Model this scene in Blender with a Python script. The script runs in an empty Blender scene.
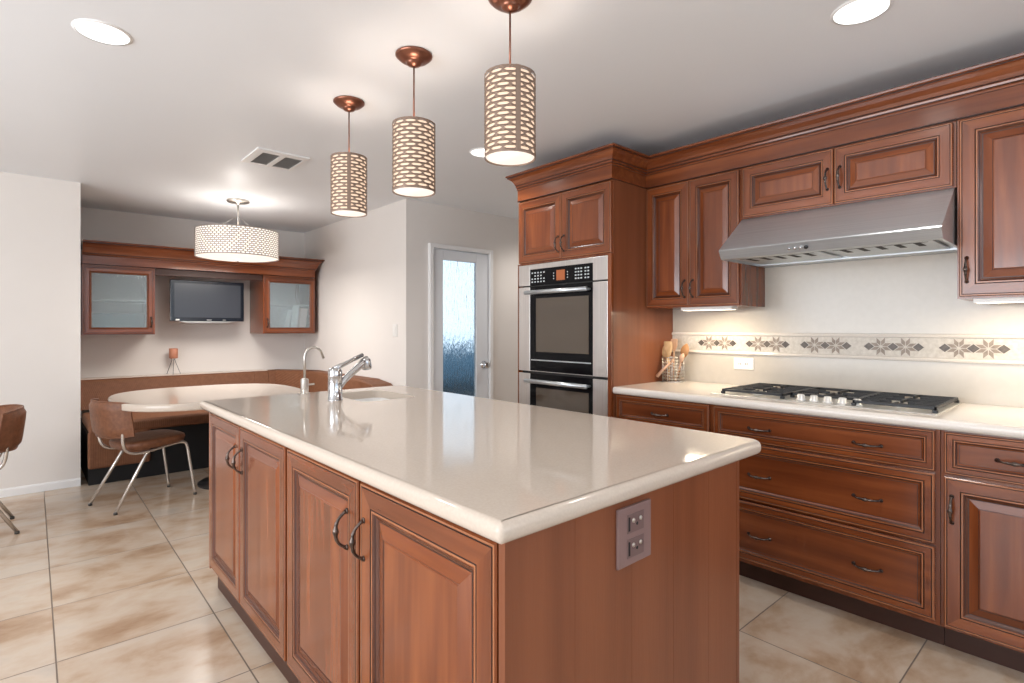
import bpy, math, random
from mathutils import Vector, Matrix
random.seed(7)
S = bpy.context.scene
COL = S.collection
PI = math.pi

# ------------------------------------------------------------------ camera, world, lights, exposure
cam_d = bpy.data.cameras.new('camera'); cam = bpy.data.objects.new('camera', cam_d); COL.objects.link(cam)
cam.location = (0, 0, 1.265); cam.rotation_euler = (PI/2, 0, math.radians(-42.0))
cam_d.sensor_width = 36; cam_d.lens = 542.0*36/1024; cam_d.shift_y = -13.5/1024
cam_d.clip_start = .05
S.camera = cam
vs = S.view_settings
vs.view_transform = 'Standard'; vs.look = 'None'; vs.gamma = 1; vs.use_curve_mapping = False
vs.exposure = 0.62
w = bpy.data.worlds.new('world'); S.world = w; w.use_nodes = True
bg = w.node_tree.nodes['Background']; bg.inputs[0].default_value = (.72, .86, 1, 1); bg.inputs[1].default_value = 1.05

def area(name, loc, rot, sx, sy, power, col):
    d = bpy.data.lights.new(name, 'AREA'); d.shape = 'RECTANGLE'; d.size = sx; d.size_y = sy
    d.energy = power; d.color = col
    o = bpy.data.objects.new(name, d); o.location = loc; o.rotation_euler = rot; COL.objects.link(o); return o
def point(name, loc, power, col, r=.04):
    d = bpy.data.lights.new(name, 'POINT'); d.energy = power; d.color = col; d.shadow_soft_size = r
    o = bpy.data.objects.new(name, d); o.location = loc; COL.objects.link(o); return o
def spot(name, loc, power, col, ang=150, blend=.7, r=.07):
    d = bpy.data.lights.new(name, 'SPOT'); d.energy = power; d.color = col; d.shadow_soft_size = r
    d.spot_size = math.radians(ang); d.spot_blend = blend
    o = bpy.data.objects.new(name, d); o.location = loc; COL.objects.link(o); return o
# daylight entering by the windows behind and beside the camera
area('window_daylight_back', (1.2, -2.36, 1.35), (PI/2+.5, 0, PI), 3.2, 1.9, 135, (.88, .94, 1))
area('window_daylight_left', (-3.16, 1.6, 1.35), (PI/2+.55, 0, -PI/2), 4.2, 1.9, 130, (.95, .97, 1))
WARM = (1, .92, .84)

# ------------------------------------------------------------------ materials
def mat(name, col, rough=.5, metal=0, coat=0, emis=None, es=0, trans=0, ior=1.45, spec=.5):
    m = bpy.data.materials.new(name); m.use_nodes = True
    b = m.node_tree.nodes['Principled BSDF']
    b.inputs['Base Color'].default_value = (*col, 1); b.inputs['Roughness'].default_value = rough
    b.inputs['Metallic'].default_value = metal; b.inputs['Coat Weight'].default_value = coat
    b.inputs['Coat Roughness'].default_value = .12
    b.inputs['Transmission Weight'].default_value = trans; b.inputs['IOR'].default_value = ior
    b.inputs['Specular IOR Level'].default_value = spec
    if emis: b.inputs['Emission Color'].default_value = (*emis, 1); b.inputs['Emission Strength'].default_value = es
    return m
def nt(m): return m.node_tree.nodes, m.node_tree.links, m.node_tree.nodes['Principled BSDF']
def noise_mat(name, stops, scale, stretch=(1, 1, 1), rough=.5, detail=4, bump=0, bscale=None, coat=0, metal=0, spec=.5, rnd=True, dist=0):
    """procedural: noise in object space, stretched, through a colour ramp"""
    m = mat(name, stops[0][1], rough, metal, coat, spec=spec); N, L, b = nt(m)
    tc = N.new('ShaderNodeTexCoord'); mp = N.new('ShaderNodeMapping'); mp.inputs['Scale'].default_value = stretch
    L.new(tc.outputs['Object'], mp.inputs[0])
    if rnd:
        oi = N.new('ShaderNodeObjectInfo'); mu = N.new('ShaderNodeMath'); mu.operation = 'MULTIPLY'; mu.inputs[1].default_value = 37
        L.new(oi.outputs['Random'], mu.inputs[0]); L.new(mu.outputs[0], mp.inputs['Location'])
    n = N.new('ShaderNodeTexNoise'); n.inputs['Scale'].default_value = scale; n.inputs['Detail'].default_value = detail
    n.inputs['Distortion'].default_value = dist
    L.new(mp.outputs[0], n.inputs[0])
    r = N.new('ShaderNodeValToRGB'); e = r.color_ramp.elements
    while len(e) < len(stops): e.new(.5)
    for q, (p, c) in zip(e, stops): q.position = p; q.color = (*c, 1)
    L.new(n.outputs['Fac'], r.inputs[0]); L.new(r.outputs[0], b.inputs['Base Color'])
    if bump:
        n2 = N.new('ShaderNodeTexNoise'); n2.inputs['Scale'].default_value = bscale or scale*4
        L.new(mp.outputs[0], n2.inputs[0])
        bp = N.new('ShaderNodeBump'); bp.inputs['Strength'].default_value = bump; bp.inputs['Distance'].default_value = .01
        L.new(n2.outputs['Fac'], bp.inputs['Height']); L.new(bp.outputs[0], b.inputs['Normal'])
    return m
WC = [(.28, (.118, .028, .008)), (.5, (.188, .047, .0135)), (.72, (.265, .073, .021))]
WD = [(.28, (.070, .017, .006)), (.72, (.130, .034, .011))]
wood_v = noise_mat('cherry_upright', WC, 2.2, (9, 9, .7), .24, 6, .04, 30, coat=.45, dist=.3)
wood_h = noise_mat('cherry_level', WC, 2.2, (9, .7, 9), .24, 6, .04, 30, coat=.45, dist=.3)
wood_x = noise_mat('cherry_crosswise', WC, 2.2, (.7, 9, 9), .24, 6, .04, 30, coat=.45, dist=.3)
wood_panel = noise_mat('cherry_veneer', [(.3, (.170, .050, .020)), (.7, (.245, .079, .033))], 1.6, (7, 7, .35), .34, 5, .03, 30, coat=.15)
dark_m = noise_mat('glaze_soaked_cherry', WD, 3, rough=.26, coat=.4)
edge_m = noise_mat('pale_cherry_edge', [(.3, (.30, .105, .042)), (.7, (.40, .155, .066))], 8, rough=.26, coat=.4)  # paler cherry for the raised edges and beads of the fronts
glaze = mat('dark_glaze', (.045, .014, .008), .35)
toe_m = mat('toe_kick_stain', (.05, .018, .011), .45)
inside = mat('cabinet_inside', (.62, .58, .53), .6)
bronze = noise_mat('dark_bronze', [(.3, (.05, .038, .033)), (.75, (.22, .17, .145))], 60, rough=.27, metal=.9)
paint = noise_mat('wall_paint', [(.3, (.735, .69, .65)), (.7, (.75, .705, .665))], 3, rough=.75, bump=.04, bscale=140, rnd=False)
ceil_m = noise_mat('ceiling_paint', [(.3, (.79, .81, .835)), (.7, (.80, .82, .845))], 2, rough=.42, bump=.02, bscale=60, rnd=False)
trim_m = mat('white_trim', (.80, .79, .78), .35)
door_m = mat('door_paint', (.74, .76, .79), .35)
solid = noise_mat('solid_surface', [(.35, (.56, .475, .40)), (.65, (.59, .505, .425))], 160, rough=.07, detail=2, rnd=False)
solid2 = noise_mat('solid_surface_pale', [(.35, (.72, .66, .60)), (.65, (.75, .69, .63))], 160, rough=.14, detail=2, rnd=False)
steel = noise_mat('brushed_steel', [(.3, (.56, .60, .63)), (.7, (.66, .70, .73))], 6, (2, .3, 60), .36, 3, metal=.8)
steel_v = noise_mat('brushed_steel_upright', [(.3, (.56, .53, .51)), (.7, (.66, .63, .61))], 6, (40, 40, .3), .34, 3, metal=.8)
chrome = mat('chrome', (.62, .63, .65), .16, 1)
nickel = mat('satin_nickel', (.60, .57, .53), .28, 1)
black_gl = mat('black_glass', (.005, .005, .006), .08, 0, 0, spec=.15)
black = mat('black_enamel', (.012, .012, .013), .3)
iron = mat('cast_iron', (.018, .019, .022), .42)
dark = mat('dark_void', (.006, .006, .007), .6)
white = mat('white_plastic', (.78, .76, .73), .3)
white_gl = mat('white_porcelain', (.85, .84, .82), .12)
mauve = mat('mauve_plate', (.23, .145, .135), .35)
mauve_d = mat('mauve_socket', (.16, .10, .095), .4)
copper = mat('pendant_bronze', (.24, .10, .065), .28, .85)
net_m = mat('shade_metal', (.27, .19, .145), .45, .3)
net_w = mat('drum_shade_metal', (.30, .25, .225), .45, .2)
def fabric(name, col, es):
    m = mat(name, col, .8, emis=col, es=es); N, L, b = nt(m)
    t = N.new('ShaderNodeBsdfTranslucent'); t.inputs[0].default_value = (*col, 1)
    mx = N.new('ShaderNodeMixShader'); mx.inputs[0].default_value = .55
    L.new(b.outputs[0], mx.inputs[1]); L.new(t.outputs[0], mx.inputs[2]); L.new(mx.outputs[0], N['Material Output'].inputs[0]); return m
drum_f = fabric('drum_fabric', (.93, .90, .86), .10)
lit = mat('lit_liner', (.42, .33, .26), .6, emis=(1, .74, .54), es=.55)
lit_d = mat('lit_diffuser', (.5, .46, .42), .6, emis=(1, .90, .80), es=.62)
can_m = mat('lit_lens', (.9, .9, .9), .5, emis=(1, .98, .94), es=1.3)
uc_m = mat('lit_strip', (.9, .9, .9), .5, emis=(1, .88, .68), es=2.5)
book_w = mat('book_white', (.75, .73, .70), .6); book_p = mat('book_pink', (.72, .48, .40), .6)
teal = mat('teal_reflection', (.0, .085, .12), .4)
leather = noise_mat('tan_leatherette', [(.3, (.135, .050, .023)), (.7, (.215, .085, .040))], 40, rough=.42, bump=.25, bscale=220)
maple = noise_mat('pale_wood', [(.3, (.52, .33, .16)), (.7, (.66, .46, .26))], 8, (4, 4, 4), .5)
maple_d = mat('brown_wood', (.38, .19, .08), .5); maple_p = mat('rosy_wood', (.60, .38, .26), .5)
terra = mat('copper_candle', (.55, .23, .14), .45); wire_m = mat('thin_dark_wire', (.03, .03, .03), .4, .6)
screen_m = mat('screen', (.045, .050, .062), .22)
tv_m = mat('tv_black', (.010, .013, .020), .12)

def rib_mat():
    m = mat('ribbed_upholstery', (.27, .115, .055), .6); N, L, b = nt(m)
    tc = N.new('ShaderNodeTexCoord'); sp = N.new('ShaderNodeSeparateXYZ'); L.new(tc.outputs['Object'], sp.inputs[0])
    ad = N.new('ShaderNodeMath'); L.new(sp.outputs[0], ad.inputs[0]); L.new(sp.outputs[1], ad.inputs[1])
    mu = N.new('ShaderNodeMath'); mu.operation = 'MULTIPLY'; mu.inputs[1].default_value = 420; L.new(ad.outputs[0], mu.inputs[0])
    si = N.new('ShaderNodeMath'); si.operation = 'SINE'; L.new(mu.outputs[0], si.inputs[0])
    n = N.new('ShaderNodeTexNoise'); n.inputs['Scale'].default_value = 30; L.new(tc.outputs['Object'], n.inputs[0])
    r = N.new('ShaderNodeValToRGB'); r.color_ramp.elements[0].color = (.15, .055, .023, 1); r.color_ramp.elements[1].color = (.245, .100, .046, 1)
    a2 = N.new('ShaderNodeMath'); a2.operation = 'MULTIPLY_ADD'; a2.inputs[1].default_value = .18
    L.new(si.outputs[0], a2.inputs[0]); L.new(n.outputs['Fac'], a2.inputs[2]); L.new(a2.outputs[0], r.inputs[0]); L.new(r.outputs[0], b.inputs['Base Color'])
    bp = N.new('ShaderNodeBump'); bp.inputs['Strength'].default_value = .3; bp.inputs['Distance'].default_value = .003
    L.new(si.outputs[0], bp.inputs['Height']); L.new(bp.outputs[0], b.inputs['Normal'])
    return m
ribbed = rib_mat()
def rain_glass():
    m = mat('rain_glass', (.86, .93, .97), .18, trans=1, ior=1.3); N, L, b = nt(m)
    tc = N.new('ShaderNodeTexCoord'); mp = N.new('ShaderNodeMapping'); mp.inputs['Scale'].default_value = (1, 1, .16); L.new(tc.outputs['Object'], mp.inputs[0])
    n = N.new('ShaderNodeTexNoise'); n.inputs['Scale'].default_value = 75; n.inputs['Detail'].default_value = 3; L.new(mp.outputs[0], n.inputs[0])
    bp = N.new('ShaderNodeBump'); bp.inputs['Strength'].default_value = .8; bp.inputs['Distance'].default_value = .012
    L.new(n.outputs['Fac'], bp.inputs['Height']); L.new(bp.outputs[0], b.inputs['Normal']); return m
rain = rain_glass()
def tile_mat():
    m = mat('stone_floor_tile', (.5, .4, .3), .2); N, L, b = nt(m)
    tc = N.new('ShaderNodeTexCoord'); mp = N.new('ShaderNodeMapping'); mp.vector_type = 'TEXTURE'
    mp.inputs['Location'].default_value = (.627, 2.672, 0); mp.inputs['Rotation'].default_value = (0, 0, math.radians(-.5)); mp.inputs['Scale'].default_value = (.5365, .5365, 1)
    L.new(tc.outputs['Object'], mp.inputs[0])
    fl = N.new('ShaderNodeVectorMath'); fl.operation = 'FLOOR'; L.new(mp.outputs[0], fl.inputs[0])
    fr = N.new('ShaderNodeVectorMath'); fr.operation = 'FRACTION'; L.new(mp.outputs[0], fr.inputs[0])
    sp = N.new('ShaderNodeSeparateXYZ'); L.new(fr.outputs[0], sp.inputs[0])
    def edge(o):
        a = N.new('ShaderNodeMath'); a.operation = 'SUBTRACT'; a.inputs[1].default_value = .5; L.new(o, a.inputs[0])
        c = N.new('ShaderNodeMath'); c.operation = 'ABSOLUTE'; L.new(a.outputs[0], c.inputs[0]); return c.outputs[0]
    mx = N.new('ShaderNodeMath'); mx.operation = 'MAXIMUM'; L.new(edge(sp.outputs[0]), mx.inputs[0]); L.new(edge(sp.outputs[1]), mx.inputs[1])
    gr = N.new('ShaderNodeMapRange'); gr.inputs[1].default_value = .4935; gr.inputs[2].default_value = .4965; L.new(mx.outputs[0], gr.inputs[0])
    wn = N.new('ShaderNodeTexWhiteNoise'); L.new(fl.outputs[0], wn.inputs[0])
    sc = N.new('ShaderNodeVectorMath'); sc.operation = 'SCALE'; sc.inputs['Scale'].default_value = 9; L.new(wn.outputs['Color'], sc.inputs[0])
    m2 = N.new('ShaderNodeMapping'); m2.inputs['Scale'].default_value = (1.1, 1.7, 1); m2.inputs['Rotation'].default_value = (0, 0, .5); L.new(tc.outputs['Object'], m2.inputs[0])
    ad = N.new('ShaderNodeVectorMath'); L.new(m2.outputs[0], ad.inputs[0]); L.new(sc.outputs[0], ad.inputs[1])
    n1 = N.new('ShaderNodeTexNoise'); n1.inputs['Scale'].default_value = 2.3; n1.inputs['Detail'].default_value = 7; n1.inputs['Roughness'].default_value = .58; n1.inputs['Distortion'].default_value = .25
    L.new(ad.outputs[0], n1.inputs[0])
    r = N.new('ShaderNodeValToRGB'); e = r.color_ramp.elements
    st = [(.28, (.33, .205, .125)), (.39, (.44, .31, .21)), (.48, (.52, .405, .305)), (.59, (.56, .465, .375)), (.74, (.48, .42, .36))]
    while len(e) < 5: e.new(.5)
    for q, (p, c) in zip(e, st): q.position = p; q.color = (*c, 1)
    L.new(n1.outputs['Fac'], r.inputs[0])
    mi = N.new('ShaderNodeMix'); mi.data_type = 'RGBA'; L.new(gr.outputs[0], mi.inputs[0]); L.new(r.outputs[0], mi.inputs[6]); mi.inputs[7].default_value = (.17, .13, .10, 1)
    L.new(mi.outputs[2], b.inputs['Base Color'])
    ro = N.new('ShaderNodeMapRange'); ro.inputs[3].default_value = .22; ro.inputs[4].default_value = .7; L.new(gr.outputs[0], ro.inputs[0]); L.new(ro.outputs[0], b.inputs['Roughness'])
    iv = N.new('ShaderNodeMath'); iv.operation = 'MULTIPLY_ADD'; iv.inputs[1].default_value = -1; L.new(gr.outputs[0], iv.inputs[0])
    n3 = N.new('ShaderNodeMath'); n3.operation = 'MULTIPLY'; n3.inputs[1].default_value = .25; L.new(n1.outputs['Fac'], n3.inputs[0]); L.new(n3.outputs[0], iv.inputs[2])
    bp = N.new('ShaderNodeBump'); bp.inputs['Strength'].default_value = .3; bp.inputs['Distance'].default_value = .003
    L.new(iv.outputs[0], bp.inputs['Height']); L.new(bp.outputs[0], b.inputs['Normal'])
    return m
tile = tile_mat()
splash = noise_mat('backsplash_slab', [(.35, (.51, .465, .41)), (.65, (.525, .48, .425))], 30, rough=.16, detail=2, rnd=False)
strip_m = noise_mat('tumbled_stone', [(.3, (.52, .47, .41)), (.7, (.66, .61, .55))], 60, rough=.5, rnd=False)
star_a = noise_mat('taupe_stone', [(.3, (.23, .18, .145)), (.7, (.32, .26, .215))], 40, rough=.45, rnd=False)
star_b = noise_mat('dark_stone', [(.3, (.07, .058, .05)), (.7, (.14, .11, .09))], 50, rough=.4, rnd=False)

# ------------------------------------------------------------------ mesh helper
class MB:
    def __init__(s): s.v = []; s.f = []; s.m = []; s.sm = []; s.mats = []
    def mi(s, m):
        if m not in s.mats: s.mats.append(m)
        return s.mats.index(m)
    def add(s, vs, fs, m, smooth=False):
        o = len(s.v); s.v += [tuple(p) for p in vs]; k = s.mi(m)
        for f in fs: s.f.append([i+o for i in f]); s.m.append(k); s.sm.append(smooth)
        return s
    def box(s, a, b, m):
        x0, y0, z0 = [min(p, q) for p, q in zip(a, b)]; x1, y1, z1 = [max(p, q) for p, q in zip(a, b)]
        vs = [(x0,y0,z0),(x1,y0,z0),(x1,y1,z0),(x0,y1,z0),(x0,y0,z1),(x1,y0,z1),(x1,y1,z1),(x0,y1,z1)]
        return s.add(vs, [(0,3,2,1),(4,5,6,7),(0,1,5,4),(1,2,6,5),(2,3,7,6),(3,0,4,7)], m)
    def tube(s, pts, rad, m, n=10, closed=False):
        P = [Vector(p) for p in pts]; k = len(P)
        R = rad if isinstance(rad, (list, tuple)) else [rad]*k
        vs = []; up = None
        for i in range(k):
            if closed: t = P[(i+1) % k]-P[i-1]
            else: t = P[min(i+1, k-1)]-P[max(i-1, 0)]
            t.normalize()
            if up is None: up = Vector((0, 0, 1)) if abs(t.z) < .9 else Vector((1, 0, 0))
            a = t.cross(up)
            if a.length < 1e-5: a = t.cross(Vector((.3, .9, .1)))
            a.normalize(); b = a.cross(t).normalized(); up = b
            for j in range(n):
                q = 2*PI*j/n; vs.append(P[i]+(a*math.cos(q)+b*math.sin(q))*R[i])
        fs = []
        for i in range(k if closed else k-1):
            i2 = (i+1) % k
            for j in range(n): fs.append((i*n+j, i2*n+j, i2*n+(j+1) % n, i*n+(j+1) % n))
        if not closed: fs += [tuple(range(n))[::1], tuple((k-1)*n+j for j in range(n))[::-1]]
        return s.add(vs, fs, m, True)
    def lathe(s, prof, c, m, n=32, axis='z', caps=True):
        vs = []; fs = []
        for (r, h) in prof:
            for j in range(n):
                q = 2*PI*j/n; a, b = r*math.cos(q), r*math.sin(q)
                p = (a, b, h) if axis == 'z' else ((h, a, b) if axis == 'x' else (b, h, a))
                vs.append((c[0]+p[0], c[1]+p[1], c[2]+p[2]))
        k = len(prof)
        for i in range(k-1):
            for j in range(n): fs.append((i*n+j, i*n+(j+1) % n, (i+1)*n+(j+1) % n, (i+1)*n+j))
        if caps: fs += [tuple(range(n))[::-1], tuple((k-1)*n+j for j in range(n))]
        return s.add(vs, fs, m, True)
    def sweep(s, prof, path, m, closed=False, ends=True, mats=None):
        """profile of (out, z) swept along an xy path with mitred corners; out is to the left of travel"""
        P = [Vector(p) for p in path]; k = len(P); n = len(prof); vs = []
        for i in range(k):
            d0 = (P[i]-P[i-1]).normalized() if (i > 0 or closed) else None
            d1 = (P[(i+1) % k]-P[i]).normalized() if (i < k-1 or closed) else None
            if d0 is None: d0 = d1
            if d1 is None: d1 = d0
            n0 = Vector((-d0.y, d0.x)); n1 = Vector((-d1.y, d1.x)); b = (n0+n1).normalized(); sc = 1/max(.2, b.dot(n0))
            for (o, z) in prof: vs.append((P[i].x+b.x*o*sc, P[i].y+b.y*o*sc, z))
        for i in range(k if closed else k-1):
            i2 = (i+1) % k
            for j in range(n):
                s.add([vs[i*n+j], vs[i*n+(j+1) % n], vs[i2*n+(j+1) % n], vs[i2*n+j]], [(0, 1, 2, 3)], mats[j] if mats else m)
        if ends and not closed:
            s.add(vs[:n], [tuple(range(n))], m); s.add(vs[-n:], [tuple(range(n))[::-1]], m)
        return s
    def prism(s, poly, axis, a, b, m):
        """polygon in the plane across an axis, extruded from a to b"""
        def P(p, h): return {'x': (h, p[0], p[1]), 'y': (p[0], h, p[1]), 'z': (p[0], p[1], h)}[axis]
        n = len(poly); vs = [P(p, a) for p in poly]+[P(p, b) for p in poly]
        fs = [tuple(range(n))[::-1], tuple(range(n, 2*n))]+[(i, (i+1) % n, n+(i+1) % n, n+i) for i in range(n)]
        return s.add(vs, fs, m)
    def build(s, name, parent=None, bevel=0, seg=2, loc=None, solid=0, sub=0):
        me = bpy.data.meshes.new(name); vs = s.v
        if loc is not None: vs = [(x-loc[0], y-loc[1], z-loc[2]) for x, y, z in vs]
        me.from_pydata(vs, [], s.f)
        for m in s.mats: me.materials.append(m)
        me.polygons.foreach_set('material_index', s.m); me.polygons.foreach_set('use_smooth', s.sm); me.update()
        o = bpy.data.objects.new(name, me); COL.objects.link(o)
        if loc is not None: o.location = loc
        if parent: o.parent = parent
        if solid:
            q = o.modifiers.new('solid', 'SOLIDIFY'); q.thickness = solid; q.offset = 0
        if bevel:
            q = o.modifiers.new('bevel', 'BEVEL'); q.width = bevel; q.segments = seg; q.limit_method = 'ANGLE'; q.angle_limit = math.radians(40)
        if sub:
            q = o.modifiers.new('sub', 'SUBSURF'); q.levels = sub; q.render_levels = sub
        return o
def B(a, b, m): return MB().box(a, b, m)
def tag(o, label, cat, group=None, kind=None):
    o['label'] = label; o['category'] = cat
    if group: o['group'] = group
    if kind: o['kind'] = kind
    return o
def thing(name, label, cat, loc=(0, 0, 0), group=None, rz=0):
    o = bpy.data.objects.new(name, None); COL.objects.link(o); o.location = loc; o.rotation_euler = (0, 0, rz); o.empty_display_size = .05
    return tag(o, label, cat, group)
def struct(mb, name, **k):
    o = mb.build(name, **k); o['kind'] = 'structure'; return o
def part(mb, name, root, **k):
    """world-coordinate mesh parented under a root standing at root.location (no rotation)"""
    par = root; off = Vector((0, 0, 0))
    while par: off += par.location; par = par.parent
    mb.v = [(x-off.x, y-off.y, z-off.z) for x, y, z in mb.v]
    return mb.build(name, parent=root, **k)
def copy_tree(o, parent=None):
    c = o.copy(); COL.objects.link(c)
    if parent: c.parent = parent
    for ch in list(o.children): copy_tree(ch, c)
    return c

# ------------------------------------------------------------------ the room
CEIL = 2.432
struct(B((-3.3, -2.5, -.08), (4.8, 6.8, 0), tile), 'floor')
struct(B((-3.3, -2.5, CEIL), (4.8, 6.8, CEIL+.08), ceil_m), 'ceiling')
struct(B((3.28, -2.5, 0), (3.42, 2.87, CEIL), paint), 'wall_right')
struct(B((-3.3, 5.56, 0), (.338, 6.8, CEIL), paint), 'wall_left')
struct(B((.338, 6.66, 0), (2.56, 6.8, CEIL), paint), 'wall_back')
mb = B((2.56, 4.27, 0), (2.82, 4.39, CEIL), paint); mb.box((3.53, 4.27, 0), (4.8, 4.39, CEIL), paint); mb.box((2.82, 4.27, 2.02), (3.53, 4.39, CEIL), paint)
struct(mb, 'wall_door')
struct(B((2.56, 4.39, 0), (2.66, 6.8, CEIL), paint), 'wall_nook')
struct(B((4.7, -2.5, 0), (4.8, 4.27, CEIL), paint), 'wall_passage')
def holed(axis, c0, c1, lo, hi, h0, h1, z0, z1):
    mb = MB()
    def bx(a, b, za, zb):
        if axis == 'y': mb.box((a, c0, za), (b, c1, zb), paint)
        else: mb.box((c0, a, za), (c1, b, zb), paint)
    bx(lo, h0, 0, CEIL); bx(h1, hi, 0, CEIL); bx(h0, h1, 0, z0); bx(h0, h1, z1, CEIL); return mb
struct(holed('y', -2.5, -2.4, -3.3, 4.7, -.4, 2.8, .4, 2.3), 'wall_front')
struct(holed('x', -3.3, -3.2, -2.4, 5.56, -.5, 3.7, .4, 2.3), 'wall_side')
def window(name, axis, c, a, b, z0, z1, n):
    mb = MB()
    def bx(u0, u1, w0, w1):
        if axis == 'y': mb.box((u0, c-.025, w0), (u1, c+.025, w1), trim_m)
        else: mb.box((c-.025, u0, w0), (c+.025, u1, w1), trim_m)
    for i in range(n+1):
        u = a+(b-a-.05)*i/n; bx(u, u+.05, z0, z1)
    bx(a, b, z0, z0+.05); bx(a, b, z1-.05, z1); struct(mb, name)
window('window_1', 'y', -2.45, -.4, 2.8, .4, 2.3, 3)
window('window_2', 'x', -3.25, -.5, 3.7, .4, 2.3, 4)
bp_ = [(0, 0), (.013, 0), (.013, .05), (.009, .062), (0, .062)]
struct(MB().sweep([(-o, z) for o, z in bp_], [(-3.2, 5.56), (.338, 5.56)], trim_m), 'baseboard_left')
struct(MB().sweep([(-o, z) for o, z in bp_], [(2.56, 4.27), (2.78, 4.27)], trim_m), 'baseboard_door')

# glazed door
fr = MB()
for (x0, x1, z0, z1) in [(2.795, 2.833, 0, 2.055), (3.517, 3.555, 0, 2.055), (2.833, 3.517, 2.015, 2.055)]: fr.box((x0, 4.232, z0), (x1, 4.38, z1), trim_m)
struct(fr, 'trim_1', bevel=.004)
d1 = bpy.data.objects.new('door_1', None); COL.objects.link(d1); d1.location = (2.84, 4.27, 0); d1['kind'] = 'structure'
mb = MB()
for (x0, x1, z0, z1) in [(2.838, 2.958, .01, 2.01), (3.358, 3.512, .01, 2.01), (2.958, 3.358, .01, .3), (2.958, 3.358, 1.915, 2.01)]: mb.box((x0, 4.262, z0), (x1, 4.302, z1), door_m)
part(mb, 'door_frame', d1, bevel=.004)
part(B((2.958, 4.277, .3), (3.358, 4.285, 1.915), rain), 'glass_pane', d1)
mb = MB().lathe([(.038, 0), (.038, -.008), (.016, -.012), (.014, -.035), (.030, -.045), (.037, -.060), (.028, -.075), (.004, -.080)], (3.447, 4.262, .895), chrome, axis='y')
part(mb, 'door_knob', d1)
for z in (1.75, .3):
    part(B((2.834, 4.252, z), (2.842, 4.266, z+.1), bronze), 'hinge', d1)
# what stands outside the door
struct(B((2.66, 4.39, -.1), (14, 12, -.02), mat('patio_paving', (.22, .24, .26), .7)), 'ground')
struct(B((2.8, 7.9, -.02), (14, 7.75, .98), mat('garden_wall', (.10, .20, .28), .8)), 'wall_garden')
mb = MB()
for i in range(170):
    x = 4 + random.random()*5; y = 7.2+random.random()*.3; z = .05+random.random()*.3; r = .05+random.random()*.07
    mb.add([(x+r*a, y+r*b, z+r*c) for a, b, c in [(1,0,0),(-1,0,0),(0,1,0),(0,-1,0),(0,0,1),(0,0,-1)]], [(0,2,4),(2,1,4),(1,3,4),(3,0,4),(2,0,5),(1,2,5),(3,1,5),(0,3,5)], mat('dark_hedge', (.015, .03, .035), .8) if i == 0 else mb.mats[0])
tag(mb.build('hedge'), 'dark low hedge outside, blurred behind the rain glass of the door', 'hedge', kind='stuff')

# ------------------------------------------------------------------ cabinet fronts
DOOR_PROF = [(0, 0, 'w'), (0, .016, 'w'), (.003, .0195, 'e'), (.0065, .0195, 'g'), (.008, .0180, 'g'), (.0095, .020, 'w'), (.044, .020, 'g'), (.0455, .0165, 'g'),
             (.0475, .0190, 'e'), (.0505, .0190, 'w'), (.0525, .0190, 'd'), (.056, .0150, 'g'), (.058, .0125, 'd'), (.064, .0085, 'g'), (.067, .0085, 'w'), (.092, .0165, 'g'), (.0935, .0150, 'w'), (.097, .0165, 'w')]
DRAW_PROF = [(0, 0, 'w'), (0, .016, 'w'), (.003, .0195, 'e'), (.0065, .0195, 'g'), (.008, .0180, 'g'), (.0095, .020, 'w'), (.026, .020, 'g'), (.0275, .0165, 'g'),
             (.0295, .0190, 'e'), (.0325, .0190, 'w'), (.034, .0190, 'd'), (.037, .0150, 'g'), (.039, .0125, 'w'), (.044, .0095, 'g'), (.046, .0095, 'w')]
def front(o, U, N, w_, h, prof=DOOR_PROF, mv=wood_v, mh=wood_h, mc=None, sc=1, hole=False):
    """stepped panel: nested mitred rings; o = lower corner, U = width direction, N = outward"""
    o, U, N = Vector(o), Vector(U), Vector(N); V = Vector((0, 0, 1)); mb = MB()
    def P(d, n): return [o+U*a+V*b+N*n for a, b in ((d, d), (w_-d, d), (w_-d, h-d), (d, h-d))]
    for i in range(len(prof)-1):
        d0, n0, t = prof[i][0]*sc, prof[i][1], prof[i][2]; d1, n1 = prof[i+1][0]*sc, prof[i+1][1]
        a, b = P(d0, n0), P(d1, n1)
        for k in range(4):
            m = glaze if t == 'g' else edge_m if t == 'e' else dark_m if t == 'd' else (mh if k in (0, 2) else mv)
            mb.add([a[k], a[(k+1) % 4], b[(k+1) % 4], b[k]], [(0, 1, 2, 3)], m)
    if not hole: mb.add(P(prof[-1][0]*sc, prof[-1][1]), [(0, 1, 2, 3)], mc or mv)
    else:
        a, b = P(prof[-1][0]*sc, prof[-1][1]), P(prof[-1][0]*sc, 0)
        for k in range(4): mb.add([a[k], a[(k+1) % 4], b[(k+1) % 4], b[k]], [(0, 1, 2, 3)], mv)
        a, b = P(0, 0), P(prof[-1][0]*sc, 0)
        for k in range(4): mb.add([a[k], b[k], b[(k+1) % 4], a[(k+1) % 4]], [(0, 1, 2, 3)], mv)
    if not hole: mb.add(P(0, 0), [(3, 2, 1, 0)], mv)
    return mb
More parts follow.
